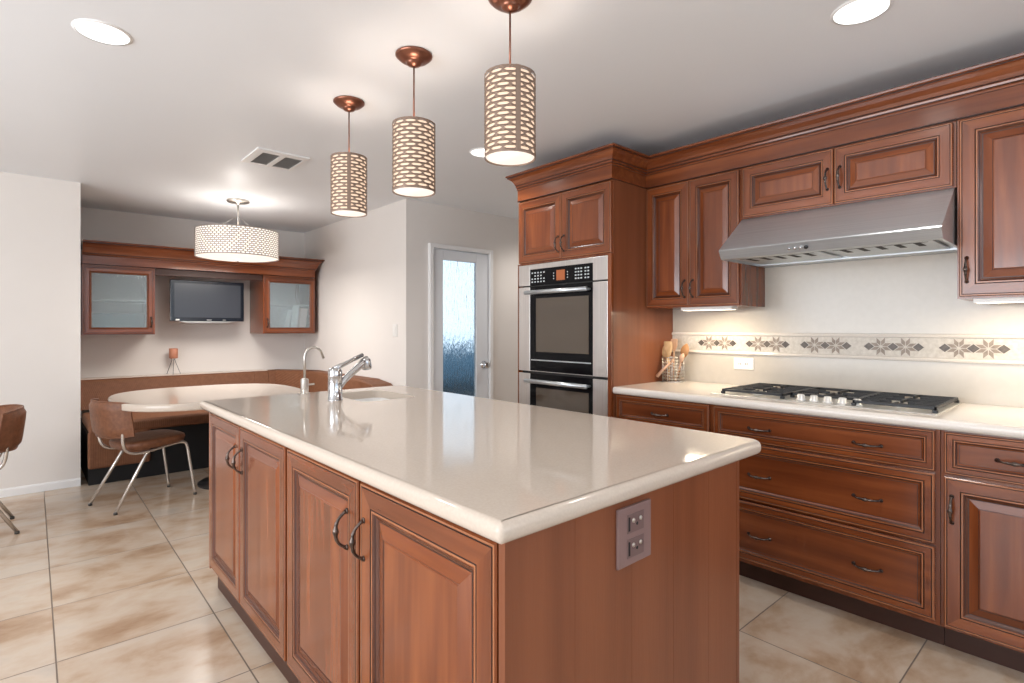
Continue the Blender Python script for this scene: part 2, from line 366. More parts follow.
def pull(c, A, N, L=.1, out=.030, rs=1):
    """arched bronze pull centred at c on the surface, lying along A, standing out along N"""
    c, A, N = Vector(c), Vector(A).normalized(), Vector(N).normalized(); mb = MB(); pts = []; rad = []
    n = 22
    for i in range(n+1):
        s = -1+2*i/n; h = out*(1-abs(s)**3.2)
        pts.append(c+A*(L/2*s*(1-.06*(1-abs(s))))+N*(h+.002))
        r = .0042+.0045*math.exp(-(s/.20)**2)
        for q in (-.42, .42): r += .0022*math.exp(-((s-q)/.05)**2)
        if abs(s) > .93: r += .0022
        rad.append(r*rs)
    mb.tube(pts, rad, bronze, 10)
    for s in (-1, 1):
        mb.tube([c+A*(L/2*s)-N*.0005, c+A*(L/2*s)+N*.004], [.0085*rs, .006*rs], bronze, 12)
    return mb
XN = (-1, 0, 0); YU = (0, 1, 0)
def door_x(root, X, y0, y1, z0, z1, hy=None, hz=None, L=.1, prof=DOOR_PROF, horiz=False, sc=1, name='door', mats=None, pulls=None):
    """front facing -X occupying y0..y1, standing out from the box face at X+.02 to X"""
    mv, mh = mats or (wood_v, wood_h)
    d = part(front((X+.02, y0, z0), YU, XN, y1-y0, z1-z0, prof, mv, mh, None, sc), name, root)
    for (hy_, hz_) in (pulls or ([(hy, hz)] if hy is not None else [])):
        part(pull((X+(.0 if not horiz else .009), hy_, hz_), YU if horiz else (0, 0, 1), XN, L), 'handle', d)
    return d

# ---- base cabinets on the range wall
def base_box(root, y0, y1, mat_side=wood_v):
    mb = MB(); mb.box((2.65, y0, .105), (3.275, y1, .872), mat_side); part(mb, 'cabinet_body', root)
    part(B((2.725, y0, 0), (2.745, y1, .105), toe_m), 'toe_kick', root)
G = .004
r = thing('base_cabinet', 'cherry base cabinet with one drawer, between the wall ovens and the cooktop drawers', 'cabinet', (2.95, 1.70, 0))
base_box(r, 1.388, 2.001)
door_x(r, 2.63, 1.402, 1.996, .712, .866, prof=DRAW_PROF, horiz=True, name='drawer', mats=(wood_h, wood_h), pulls=[(1.70, .782)])
door_x(r, 2.63, 1.402, 1.688, .118, .700, 1.655, .6); door_x(r, 2.63, 1.692, 1.996, .118, .700, 1.725, .6)
r = thing('cooktop_drawer_cabinet', 'wide cherry cabinet of three long drawers under the gas cooktop', 'cabinet', (2.95, .92, 0))
base_box(r, .452, 1.386)
for z0, z1 in ((.708, .866), (.424, .698), (.126, .414)):
    door_x(r, 2.63, .466, 1.378, z0, z1, prof=DRAW_PROF, horiz=True, sc=1.0 if z0 > .7 else 1.25, name='drawer', mats=(wood_h, wood_h), pulls=[(1.148, (z0+z1)/2-.012), (.696, (z0+z1)/2-.012)])
r = thing('base_cabinet', 'cherry base cabinet with drawer over one door, right of the cooktop drawers', 'cabinet', (2.95, .15, 0))
base_box(r, -.16, .450)
door_x(r, 2.63, -.15, .438, .706, .866, prof=DRAW_PROF, horiz=True, name='drawer', mats=(wood_h, wood_h), pulls=[(.235, .782)])
door_x(r, 2.63, -.15, .438, .118, .694, .414, .572, prof=DOOR_PROF, sc=1.1)
r = thing('base_cabinet', 'cherry base cabinet at the near end of the range wall, cut off by the frame', 'cabinet', (2.95, -.5, 0))
base_box(r, -.80, -.162)
door_x(r, 2.63, -.79, -.17, .118, .866, -.2, .6)

# ---- oven tower
r = thing('oven_tower_cabinet', 'tall cherry cabinet housing the double wall oven, two doors on top', 'cabinet', (2.95, 2.4, 0))
mb = B((2.62, 2.003, .105), (3.275, 2.018, 2.155), wood_panel); mb.box((2.62, 2.81, .105), (3.275, 2.825, 2.155), wood_panel)
mb.box((2.62, 2.018, 1.706), (3.275, 2.81, 2.155), wood_v); mb.box((2.62, 2.018, .105), (3.275, 2.81, .30), wood_v); mb.box((3.2, 2.018, .3), (3.275, 2.81, 1.706), wood_v)
mb.box((2.60, 2.003, .105), (2.62, 2.029, 1.712), wood_v); mb.box((2.60, 2.818, .105), (2.62, 2.825, 1.712), wood_v)
part(mb, 'cabinet_body', r)
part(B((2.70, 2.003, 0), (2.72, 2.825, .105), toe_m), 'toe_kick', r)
door_x(r, 2.60, 2.008, 2.409, 1.718, 2.146, 2.385, 1.815); door_x(r, 2.60, 2.413, 2.820, 1.718, 2.146, 2.437, 1.815)
door_x(r, 2.60, 2.03, 2.80, .115, .295, prof=DRAW_PROF, horiz=True, name='drawer', mats=(wood_h, wood_h), pulls=[(2.41, .21)])

# ---- double oven
r = thing('double_oven', 'stainless double wall oven with black glass doors built into the cherry tower', 'oven', (2.9, 2.42, .31))
part(B((2.615, 2.03, .305), (3.15, 2.79, 1.703), black), 'oven_body', r)
y0, y1, ya, yb = 2.032, 2.815, 2.145, 2.703
def oven_door(z0, z1, wz0, wz1, hz, nm):
    mb = MB(); mb.prism([(y0, z0), (y1, z0), (y1, z1), (yb, z1), (yb, z0+.004), (ya, z0+.004), (ya, z1), (y0, z1)], 'x', 2.600, 2.615, steel_v)
    d = part(mb, 'oven_door', r, bevel=.002)
    part(B((2.602, ya, z0+.004), (2.614, yb, z1), black_gl), 'black_glass', d)
    part(B((2.5995, 2.178, wz0), (2.602, 2.642, wz1), mat('oven_window', (.075, .055, .038), .05, 0, .6)), 'window', d)  # flat brown stands in for the kitchen reflected in this glass
    mb = MB().tube([(2.555, 2.158, hz), (2.555, 2.702, hz)], .0145, steel, 14)
    for yy in (2.17, 2.69): mb.tube([(2.603, yy, hz), (2.555, yy, hz)], .008, steel, 8)
    part(mb, 'handle', d)
    if nm:
        part(B((2.598, 2.16, z0+.075), (2.602, 2.69, z0+.082), steel), 'trim_strip', d)
    return d
oven_door(.968, 1.548, 1.103, 1.467, 1.506, 1)
oven_door(.315, .952, .45, .86, .905, 0)
mb = B((2.600, y0, 1.557), (2.615, ya, 1.701), steel_v); mb.box((2.600, yb, 1.557), (2.615, y1, 1.701), steel_v); mb.box((2.600, ya, 1.667), (2.615, yb, 1.701), steel_v)
cp = part(mb, 'control_fascia', r, bevel=.002)
part(B((2.602, ya, 1.557), (2.614, yb, 1.667), black_gl), 'control_panel', cp)
part(B((2.600, 2.378, 1.578), (2.603, 2.452, 1.645), mat('orange_display', (.25, .08, .03), .3, emis=(1, .25, .07), es=.10)), 'display', cp)
keys = MB(); km = mat('key_print', (.55, .58, .60), .4)
for blk in ([2.68, 2.652, 2.624, 2.596, 2.568, ], [2.285, 2.262, 2.239], [2.205, 2.182]):
    for y in blk:
        for k in range(4):
            if (len(blk) == 5 and k == 2 and y in (2.568, 2.68)): continue
            z = 1.580+k*.0205; keys.box((2.6005, y-.0065, z-.004), (2.603, y+.0065, z+.0045), km)
for y in (2.478, 2.355):
    for k in range(3): z = 1.592+k*.018; keys.box((2.6005, y-.003, z-.004), (2.603, y+.003, z+.004), km)
kp = part(keys, 'keypad', cp); kp['kind'] = 'stuff'

# ---- wall cabinets
def wall_box(root, y0, y1, z0, z1): part(B((2.97, y0, z0), (3.275, y1, z1), wood_v), 'cabinet_body', root)
r = thing('wall_cabinet', 'tall two-door cherry wall cabinet between the oven tower and the range hood', 'cabinet', (3.12, 1.69, 1.39))
wall_box(r, 1.387, 2.002, 1.39, 2.155)
door_x(r, 2.95, 1.396, 1.698, 1.398, 2.146, 1.674, 1.50); door_x(r, 2.95, 1.702, 1.998, 1.398, 2.146, 1.727, 1.50)
r = thing('wall_cabinet', 'short two-door cherry wall cabinet directly above the range hood', 'cabinet', (3.12, .92, 1.868))
wall_box(r, .452, 1.384, 1.868, 2.155)
door_x(r, 2.95, .462, .918, 1.874, 2.146, .893, 2.0); door_x(r, 2.95, .923, 1.376, 1.874, 2.146, .948, 2.0)
r = thing('wall_cabinet', 'cherry wall cabinet with one tall door at the right edge of the frame', 'cabinet', (3.12, .14, 1.39))
wall_box(r, -.16, .449, 1.39, 2.155)
door_x(r, 2.95, -.15, .440, 1.398, 2.146, .415, 1.51, sc=1.15)
r = thing('wall_cabinet', 'cherry wall cabinet beyond the right edge of the frame', 'cabinet', (3.12, -.5, 1.39))
wall_box(r, -.80, -.162, 1.39, 2.155); door_x(r, 2.95, -.79, -.17, 1.398, 2.146, -.2, 1.51)
# crown along the whole run, round the oven tower
CP = [(-.02, 2.1555), (.001, 2.1555), (.001, 2.159), (.000, 2.160), (.000, 2.236), (.004, 2.238), (.007, 2.244), (.004, 2.250), (.010, 2.254), (.013, 2.262), (.011, 2.266),
      (.016, 2.272), (.024, 2.290), (.040, 2.312), (.058, 2.326), (.068, 2.330), (.068, 2.338), (.078, 2.342), (.080, 2.352), (.076, 2.356), (-.02, 2.356)]
gl = {0: glaze, 1: glaze, 4: glaze, 7: glaze, 10: glaze, 15: glaze}
CW = wood_h
CP = [(o*.78 if o > 0 else o, z if z < 2.266 else 2.266+(z-2.266)*.83) for o, z in CP]
mm = [gl.get(i, wood_h) for i in range(len(CP))]
path = [(3.26, 2.828), (2.60, 2.828), (2.60, 2.000), (2.955, 2.000), (2.955, -.82)]
mb = MB().sweep([(-o, z) for o, z in CP], path, wood_h, mats=mm)
mb.prism([(2.62, 2.81), (2.62, 2.0), (2.97, 2.0), (2.97, -.8), (3.275, -.8), (3.275, 2.81)], 'z', 2.29, 2.335, wood_h)
tag(mb.build('crown_moulding'), 'cherry crown moulding running over the wall cabinets and the oven tower', 'moulding')

# ---- countertops
def bull(t=.042, r=.016, n=5, top=.914):
    pts = [(-.06, top-t)]
    for i in range(n+1): a = -PI/2+PI/2*i/n; pts.append((-r+r*math.cos(a), top-t+r+r*math.sin(a)))
    for i in range(n+1): a = PI/2*i/n; pts.append((-r+r*math.cos(a), top-r+r*math.sin(a)))
    pts.append((-.06, top)); return pts
mb = MB()
mb.sweep([(-o, z) for o, z in bull(r=.019)], [(2.61, 2.001), (2.61, -.82)], solid2)
mb.box((2.66, -.82, .872), (3.278, 2.001, .9139), solid2)
for i, sm in enumerate(mb.sm): pass
tag(mb.build('range_countertop'), 'pale solid countertop along the range wall carrying the gas cooktop', 'countertop')
def rrect(x0, y0, x1, y1, r, n=8, rs=None):
    out = []
    rs = rs or (r, r, r, r)
    for (cx, cy, a0, q) in ((x1-rs[0], y0+rs[0], -PI/2, rs[0]), (x1-rs[1], y1-rs[1], 0, rs[1]), (x0+rs[2], y1-rs[2], PI/2, rs[2]), (x0+rs[3], y0+rs[3], PI, rs[3])):
        for i in range(n+1): a = a0+PI/2*i/n; out.append((cx+q*math.cos(a), cy+q*math.sin(a)))
    return out
import bmesh
def slab(outer, holes, prof, m, name, top, bottom, parent=None, inner_m=None):
    """slab with rounded rim profile (inset, z) and cut-outs"""
    mb = MB(); P = [Vector(p) for p in outer]; n = len(P)
    mb2 = MB(); k = len(prof)
    rings = []
    for (o, z) in prof:
        ring = []
        for i in range(n):
            d0 = (P[i]-P[i-1]).normalized(); d1 = (P[(i+1) % n]-P[i]).normalized()
            b = (Vector((-d0.y, d0.x))+Vector((-d1.y, d1.x))).normalized(); ring.append((P[i].x+b.x*o, P[i].y+b.y*o, z))
        rings.append(ring)
    vs = [p for rr in rings for p in rr]; fs = []
    for i in range(k-1):
        for j in range(n): fs.append((i*n+j, i*n+(j+1) % n, (i+1)*n+(j+1) % n, (i+1)*n+j))
    mb.add(vs, fs, m, True)
    for z, rr in ((top, rings[-1]), (bottom, rings[0])):
        bm = bmesh.new(); es = []
        for loop in [[(p[0], p[1]) for p in rr]]+holes:
            bv = [bm.verts.new((x, y, z)) for x, y in loop]
            es += [bm.edges.new((bv[i], bv[(i+1) % len(bv)])) for i in range(len(bv))]
        bmesh.ops.triangle_fill(bm, use_beauty=True, use_dissolve=False, edges=es)
        bm.verts.index_update(); bmesh.ops.recalc_face_normals(bm, faces=bm.faces)
        fl = [tuple(v.index for v in f.verts) for f in bm.faces]
        if bm.faces and ((list(bm.faces)[0].normal.z > 0) != (z == top)): fl = [f[::-1] for f in fl]
        mb.add([tuple(v.co) for v in bm.verts], fl, m); bm.free()
    for h in holes:
        q = len(h); mb.add([(x, y, bottom) for x, y in h]+[(x, y, top) for x, y in h], [(i, (i+1) % q, q+(i+1) % q, q+i) for i in range(q)], m)
    return mb.build(name, parent=parent)
T, Bt, rr_ = .914, .872, .018
pr = []
for i in range(6): a = PI/2*i/5; pr.append((rr_*(1-math.sin(a)), Bt+rr_*(1-math.cos(a))))
for i in range(11): a = PI/2*i/10; pr.append((rr_*(1-math.cos(a)), T-rr_*(1-math.sin(a))))
sink_hole = rrect(1.20, 2.38, 1.50, 2.80, .05)
ct = slab(rrect(.630, .730, 1.735, 2.955, .03, rs=(.05, .04, .012, .014)), [sink_hole[::-1]], pr, solid, 'island_countertop', T, Bt)
tag(ct, 'large glossy beige solid-surface countertop on the kitchen island', 'countertop')

# ---- island
def isl_body(root, y0, y1, near):
    mb = B((.68, y0, .11), (1.585, y1, .60), wood_panel)
    if near: mb.box((.68, y0, .60), (1.585, y1, .871), wood_panel)
    else:
        mb.box((.68, y0, .60), (1.17, y1, .871), wood_panel); mb.box((1.17, y0, .60), (1.585, 2.34, .871), wood_panel); mb.box((1.17, 2.83, .60), (1.585, y1, .871), wood_panel)
    part(mb, 'cabinet_body', root)
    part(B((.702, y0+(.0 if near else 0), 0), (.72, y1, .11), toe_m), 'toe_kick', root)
r = thing('island_cabinet', 'near two-door cherry island cabinet ending in the plain panel with the outlet', 'cabinet', (1.1, 1.3, 0))
isl_body(r, .775, 1.888, True)
door_x(r, .66, .780, 1.336, .125, .858, 1.312, .712, L=.100, prof=DOOR_PROF, sc=1.3)
door_x(r, .66, 1.348, 1.872, .125, .858, 1.412, .712, L=.100, sc=1.15)
mb = MB(); xs = [.664, .86, 1.06, 1.24, 1.42, 1.586]
for i in range(5): mb.box((xs[i], .757, 0), (xs[i+1]-.0006, .775, .871), wood_panel)
part(mb, 'end_panel', r)
part(B((1.587, .757, 0), (1.605, 1.886, .871), wood_panel), 'back_panel', r)
r = thing('island_cabinet', 'far two-door cherry island cabinet, under the sink and nearer the dining nook', 'cabinet', (1.1, 2.4, 0))
isl_body(r, 1.890, 2.905, False)
door_x(r, .66, 1.894, 2.408, .125, .858, 2.376, .722, L=.094)
door_x(r, .66, 2.420, 2.900, .125, .858, 2.466, .722, L=.094)
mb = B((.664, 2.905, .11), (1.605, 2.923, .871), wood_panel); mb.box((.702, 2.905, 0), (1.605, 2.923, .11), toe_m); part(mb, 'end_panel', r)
part(B((1.587, 1.888, 0), (1.605, 2.905, .871), wood_panel), 'back_panel', r)

# outlet on the island
r = thing('power_outlet', 'mauve brown double outlet plate on the end panel of the island', 'outlet', (1.063, .757, .78))
part(B((.998, .7495, .716), (1.128, .757, .852), mauve), 'cover_plate', r, bevel=.002)
for z in (.812, .755):
    o = part(B((1.030, .7475, z-.022), (1.096, .7500, z+.022), mauve_d), 'socket', r, bevel=.0015)
    mb = B((1.034, .7468, z-.016), (1.040, .7480, z+.016), dark)
    for x in (1.053, 1.081): mb.lathe([(.0055, 0), (.0055, -.002), (.002, -.0035)], (x, .7478, z+.006), nickel, 12, 'y')
    mb.lathe([(.004, 0), (.004, -.0006)], (1.068, .7478, z-.004), dark, 10, 'y')
    part(mb, 'slots', o)

# ---- sink and taps
sk = slab(rrect(1.195, 2.375, 1.505, 2.805, .055), [rrect(1.2005, 2.3805, 1.4995, 2.7995, .05)[::-1]], [(0, .79), (0, .8715)], white_gl, 'undermount_sink', .8715, .79)
mb = MB(); hole = rrect(1.2005, 2.3805, 1.4995, 2.7995, .05); q = len(hole)
mb.add([(x, y, .80) for x, y in hole], [tuple(range(q))], white_gl); b_ = mb.build('basin_floor', parent=sk)
mb = MB().lathe([(.03, 0), (.03, .004), (.02, .005)], (1.36, 2.59, .80), chrome, 20); mb.build('drain', parent=sk)
tag(sk, 'white undermount sink set in the far end of the island countertop', 'sink')
r = thing('kitchen_faucet', 'chunky chrome pull-out faucet standing beside the island sink', 'faucet', (1.12, 2.525, .914))
mb = MB().lathe([(.036, 0), (.036, .004), (.033, .006), (.033, .118), (.034, .12), (.034, .122), (.033, .124), (.033, .140), (.030, .150), (.020, .158), (.004, .161)], (0, 0, 0), chrome, 32); mb.build('faucet_body', parent=r)
sd = Vector((.985, .17, 0)).normalized()
def sp_(a, z): return (sd.x*a, sd.y*a, z)
mb = MB().tube([sp_(.0, .06), sp_(.03, .070), sp_(.05, .095), sp_(.09, .125), sp_(.15, .165), sp_(.17, .180)], [.016, .016, .017, .017, .018, .021], chrome, 16)
mb.tube([sp_(.17, .195), sp_(.178, .185), sp_(.186, .150), sp_(.188, .140)], [.020, .026, .025, .021], chrome, 16); mb.build('spout', parent=r)
mb = MB().tube([sp_(-.005, .152), sp_(.03, .166), sp_(.08, .184), sp_(.160, .215)], [.014, .012, .010, .010], chrome, 12); mb.build('lever', parent=r)
r = thing('filter_tap', 'slim gooseneck filtered-water tap standing behind the main faucet', 'tap', (1.117, 2.90, .914))
mb = MB().lathe([(.026, 0), (.026, .004), (.020, .006), (.020, .075), (.017, .08), (.006, .084)], (0, 0, 0), nickel, 24)
mb.build('tap_base', parent=r)
pts = [(0, 0, .07), (0, 0, .19)]+[(.048-.048*math.cos(a), 0, .195+.052*math.sin(a)) for a in [PI*i/10 for i in range(0, 9)]]+[(.104, 0, .185)]
MB().tube(pts, .0065, nickel, 12).build('gooseneck', parent=r)
MB().tube([(.015, 0, .045), (.05, 0, .047), (.052, 0, .047)], [.005, .005, .006], nickel, 10).build('lever', parent=r)

knob_m = mat('satin_knob', (.72, .71, .69), .3, .35)
# ---- cooktop
r = thing('gas_cooktop', 'five-burner gas cooktop with black cast-iron grates set in the range countertop', 'cooktop', (3.02, .94, .914))
part(B((2.715, .475, .914), (3.235, 1.44, .918), mat('pale_steel', (.68, .66, .62), .3, .5)), 'steel_tray', r, bevel=.003)
for (x, y, k) in ((2.87, 1.25, .04), (3.12, 1.25, .032), (3.05, .935, .05), (2.87, .63, .032), (3.12, .63, .04)):
    o = part(MB().lathe([(k+.012, 0), (k+.010, .006), (k, .008)], (x, y, .918), nickel, 24), 'burner', r)
    part(MB().lathe([(k, 0), (k, .003), (k-.006, .005)], (x, y, .926), iron, 24), 'burner_cap', o)
def grate(y0, y1, x0, x1, notch=None):
    mb = MB(); z0, z1, t = .930, .943, .010
    def bar(a, b): mb.box((a[0]-t/2, a[1]-t/2, z0), (b[0]+t/2, b[1]+t/2, z1), iron)
    bar((x0, y0), (x1, y0)); bar((x0, y1), (x1, y1)); bar((x0, y0), (x0, y1)); bar((x1, y0), (x1, y1))
    xm = (x0+x1)/2; ym = (y0+y1)/2
    bar((xm, y0), (xm, y1)) if not notch else None
    for cx in ((x0+xm)/2, (x1+xm)/2) if not notch else (xm,):
        for s in (-1, 1):
            bar(*sorted([(cx, ym+s*.035), (cx, y1 if s > 0 else y0)])); bar(*sorted([(cx+s*.035, ym), (cx+s*(x1-x0)*(.23 if not notch else .48), ym)]))
        for s in (-1, 1):
            for q in (-1, 1): bar(*sorted([(cx+s*.05, ym+q*.07), (cx+s*.05, y1 if q > 0 else y0)]))
    for x in (x0, x1):
        for y in (y0, y1): mb.box((x-.009, y-.009, .9175), (x+.009, y+.009, z0), iron)
    part(mb, 'grate', r, bevel=.002)
grate(1.088, 1.392, 2.765, 3.215); grate(.79, 1.078, 2.86, 3.215, True); grate(.488, .78, 2.765, 3.215)
for y in (1.01, .952, .893, .832, .773):
    part(MB().lathe([(.022, 0), (.022, .004), (.018, .006), (.016, .025), (.012, .028)], (2.785, y, .9178), knob_m, 20), 'knob', r)

# ---- range hood
r = thing('range_hood', 'wide sloping stainless range hood under the short wall cabinet', 'range hood', (3.0, .92, 1.62))
HP = [(3.27, 1.866), (2.965, 1.866), (2.703, 1.672), (2.700, 1.666), (2.725, 1.624), (2.75, 1.622), (2.75, 1.636), (3.15, 1.636), (3.15, 1.622), (3.27, 1.622)]
part(MB().prism(HP, 'y', .470, 1.370, steel), 'hood_shell', r)
for ya_, yb_ in ((.457, .470), (1.370, 1.383)):
    part(MB().prism([HP[i] for i in (0, 1, 2, 3, 4, 5, 8, 9)], 'y', ya_, yb_, steel), 'side_panel', r)
for (fa, fb) in ((.50, .90), (.94, 1.34)):
    o = part(B((2.79, fa, 1.626), (3.13, fb, 1.634), steel), 'filter', r, bevel=.002)
    mb = MB()
    for i in range(5):
        y = fa+.06+i*(fb-fa-.12)/4; mb.box((2.81, y-.012, 1.6245), (2.93, y+.012, 1.6255), dark)
    mb.box((2.805, fa+.02, 1.6248), (2.81, fb-.02, 1.6256), dark)
    part(mb, 'slots', o)
sl = Vector((2.7125-.0022, 0, 1.645-.0013)); nn = Vector((-.860, 0, -.51))
for i, y in enumerate((1.035, 1.01, .985, .96)):
    part(MB().tube([sl+Vector((0, y, 0)), sl+nn*.006+Vector((0, y, 0))], .006 if i < 3 else .009, chrome if i < 3 else iron, 12), 'control_button', r)

# ---- under-cabinet lights
def ucl(y0, y1, label):
    r = thing('under_cabinet_light', label, 'light', (3.1, (y0+y1)/2, 1.39))
    part(B((3.0, y0, 1.372), (3.08, y1, 1.39), white), 'housing', r); part(B((3.008, y0+.01, 1.3705), (3.072, y1-.01, 1.372), uc_m), 'lens', r)
    area('under_cabinet_lamp', (3.04, (y0+y1)/2, 1.368), (0, 0, 0), .06, y1-y0-.04, 2.1, (1, .85, .62))
ucl(1.46, 1.78, 'slim lit fixture under the wall cabinet next to the oven tower')
ucl(-.10, .40, 'slim lit fixture under the wall cabinet at the right edge')

# ---- backsplash
mb = B((3.270, -.82, .9145), (3.28, 2.002, 1.389), splash); mb.box((3.270, .4495, 1.389), (3.28, 1.3865, 1.62), splash)
struct(mb, 'wall_backsplash')
struct(B((3.266, -.82, 1.121), (3.271, 2.002, 1.216), strip_m), 'trim_2')
lp = [(0, -.010), (.010, -.008), (.014, 0), (.010, .008), (0, .010)]
struct(MB().sweep([(-o, z+1.227) for o, z in lp], [(3.27, 2.002), (3.27, -.82)], solid2), 'trim_3')
struct(MB().sweep([(-o, z+1.111) for o, z in lp], [(3.27, 2.002), (3.27, -.82)], solid2), 'trim_4')
def mosaic(y, k):
    mb = MB(); xx = 3.2655; zc = 1.170
    def poly(pts, m, x=xx): mb.prism([(y+a, zc+b) for a, b in pts], 'x', x-.0012, 3.2665, m)
    for c in (-.105, 0, .105): poly([(c-.023, 0), (c, -.020), (c+.023, 0), (c, .020)], star_b)
    for c in (-.0525, .0525):
        for i in range(8):
            a = PI/8+PI/4*i if False else PI/4*i+PI/8
            ca, sa = math.cos(a), math.sin(a); L_ = .049; w2 = .0088
            poly([(c+ca*.006, sa*.006), (c+ca*L_*.5-sa*w2, sa*L_*.5+ca*w2), (c+ca*L_, sa*L_), (c+ca*L_*.5+sa*w2, sa*L_*.5-ca*w2)], star_a)
    return mb
mb = MB()
for k in range(-1, 9):
    y = 1.686-.3127*k
    if k == -1:
        continue
    q = mosaic(y, k); 
    for vv, ff, mi_ in ((q.v, q.f, q.m),):
        for f, m_ in zip(ff, mi_): mb.add([vv[i] for i in f], [tuple(range(len(f)))], q.mats[m_])
struct(mb, 'trim_5')
r = thing('power_outlet', 'white outlet plate on the backsplash left of the cooktop', 'outlet', (3.27, 1.515, 1.045))
part(B((3.264, 1.452, 1.012), (3.27, 1.575, 1.082), white), 'cover_plate', r, bevel=.002)
for y in (1.495, 1.535):
    o = part(B((3.262, y-.014, 1.030), (3.2645, y+.014, 1.064), white), 'socket', r, bevel=.001)
    mb = B((3.2615, y-.007, 1.040), (3.2625, y-.004, 1.052), dark); mb.box((3.2615, y+.004, 1.040), (3.2625, y+.007, 1.052), dark); part(mb, 'slots', o)

# ---- utensils in a wire basket
bx_, by_ = 3.15, 1.926
r = thing('wire_basket', 'chrome wire basket full of wooden utensils beside the oven tower', 'basket', (bx_, by_, .914))
mb = MB(); R0 = .068
for k in range(9):
    z = .004+k*.0195; rr = R0
    mb.tube([(rr*math.cos(2*PI*i/24), rr*math.sin(2*PI*i/24), z) for i in range(24)], .0026 if k < 8 else .0034, nickel, 6, True)
for i in range(14):
    a = 2*PI*i/14; mb.tube([(R0*math.cos(a), R0*math.sin(a), .004), (R0*math.cos(a), R0*math.sin(a), .160)], .0022, nickel, 5)
for i in range(-2, 3):
    e = math.sqrt(R0*R0-(i*.02)**2); mb.tube([(i*.02, -e, .004), (i*.02, e, .004)], .0016, chrome, 5)
mb.build('wire_cage', parent=r)
def spoon(dx, dy, tilt_y, tilt_x, L, w, kind, m, label, name, cat):
    base = Vector((bx_+dx, by_+dy, .924)); d = Vector((tilt_x, tilt_y, 1)).normalized()
    up = base+d*L; mb = MB()
    mb.tube([base, base+d*(L*.5), up], [.0045, .005, .0055], m, 8)
    s = Vector((0, 1, 0)); s = (s-d*s.dot(d)).normalized(); nrm = d.cross(s)
    n = 14; vs = []; H_ = w*1.55
    prof = []
    for i in range(n+1):
        t = i/n
        if kind == 'spoon': ww = w*math.sin(PI*min(1, (t*.92+.06)))**.7
        else: ww = w*(.35+.65*min(1, t*2.2))*(1 if t < .97 else .8)
        th = .0035+(.004 if kind == 'spoon' else 0)*math.sin(PI*t)
        prof.append((t, max(ww, .004), th))
    for (t, ww, th) in prof:
        c = up+d*(H_*2*t-.01)+nrm*(.006*math.sin(PI*t) if kind == 'spoon' else 0)
        for a in range(12): q = 2*PI*a/12; vs.append(c+s*(ww*math.cos(q))+nrm*(th*math.sin(q)))
    fs = [(i*12+j, i*12+(j+1) % 12, (i+1)*12+(j+1) % 12, (i+1)*12+j) for i in range(n) for j in range(12)]+[tuple(range(12))[::-1], tuple(n*12+j for j in range(12))]
    mb.add(vs, fs, m, True)
    tag(mb.build(name), label, cat, 'wooden utensils in the wire basket')
spoon(-.030, .008, .02, -.05, .165, .032, 'spatula', maple, 'broad pale wooden spatula, frontmost in the wire basket', 'wooden_spatula', 'spatula')
spoon(-.006, .020, .20, .04, .150, .029, 'spoon', maple, 'pale wooden spoon leaning left towards the oven tower', 'wooden_spoon', 'spoon')
spoon(.012, -.022, -.26, .06, .165, .030, 'spoon', maple_d, 'brown wooden spoon leaning right in the wire basket', 'wooden_spoon', 'spoon')
spoon(.030, .016, .04, .10, .200, .026, 'spatula', maple_p, 'rosy narrow wooden spatula behind the pale ones in the basket', 'wooden_spatula', 'spatula')
spoon(-.020, -.030, -.36, -.08, .145, .018, 'spoon', maple_p, 'small wooden spoon leaning furthest right over the basket rim', 'wooden_spoon', 'spoon')
mb = MB().tube([(bx_-.080, by_+.068, .950), (bx_-.080, by_+.02, 1.000), (bx_-.076, by_-.03, 1.045)], [.012, .009, .007], maple_p, 10)
mb.tube([(bx_-.076, by_-.03, 1.045), (bx_-.074, by_-.045, 1.06)], [.006, .010], maple_p, 10)
tag(mb.build('wooden_honey_stick'), 'short rosy wooden stick hooked slantwise on the front of the wire basket', 'utensil')

# ------------------------------------------------------------------ lamps
def net(mb, c, R, z0, z1, rows, cols, m, rim=.008, seam=None):
    H_ = (z1-z0-2*rim)/rows; W = 2*PI/cols
    def P(a, z): return (c[0]+R*math.cos(a), c[1]+R*math.sin(a), z)
    for r_ in range(rows):
        zc = z0+rim+H_*(r_+.5)
        for k in range(cols):
            a = W*(k+.5*(r_ % 2))+.0
            hw, hh = W/2, H_/2; iw, ih, ib = hw*.88, hh*.60, hw*.52
            out = [(-hw, 0), (-hw, hh), (hw, hh), (hw, 0), (hw, -hh), (-hw, -hh)]; inn = [(-iw, 0), (-ib, ih), (ib, ih), (iw, 0), (ib, -ih), (-ib, -ih)]
            vs = [P(a+x, zc+z) for x, z in out]+[P(a+x, zc+z) for x, z in inn]
            mb.add(vs, [(i, (i+1) % 6, 6+(i+1) % 6, 6+i) for i in range(6)], m)
    n = cols*2
    for za, zb in ((z0, z0+rim), (z1-rim, z1)):
        for k in range(n): a, b = 2*PI*k/n, 2*PI*(k+1)/n; mb.add([P(a, za), P(b, za), P(b, zb), P(a, zb)], [(0, 1, 2, 3)], m)
    if seam is not None:
        a, b = seam-.10, seam+.10; R += .0012
        mb.add([P(a, z0), P(seam, z0), P(b, z0), P(b, z1), P(seam, z1), P(a, z1)], [(0, 1, 4, 5), (1, 2, 3, 4)], m)
def open_cyl(R, z0, z1, m, n=48):
    mb = MB(); vs = [(R*math.cos(2*PI*i/n), R*math.sin(2*PI*i/n), z) for z in (z0, z1) for i in range(n)]
    return mb.add(vs, [(i, (i+1) % n, n+(i+1) % n, n+i) for i in range(n)], m, True)
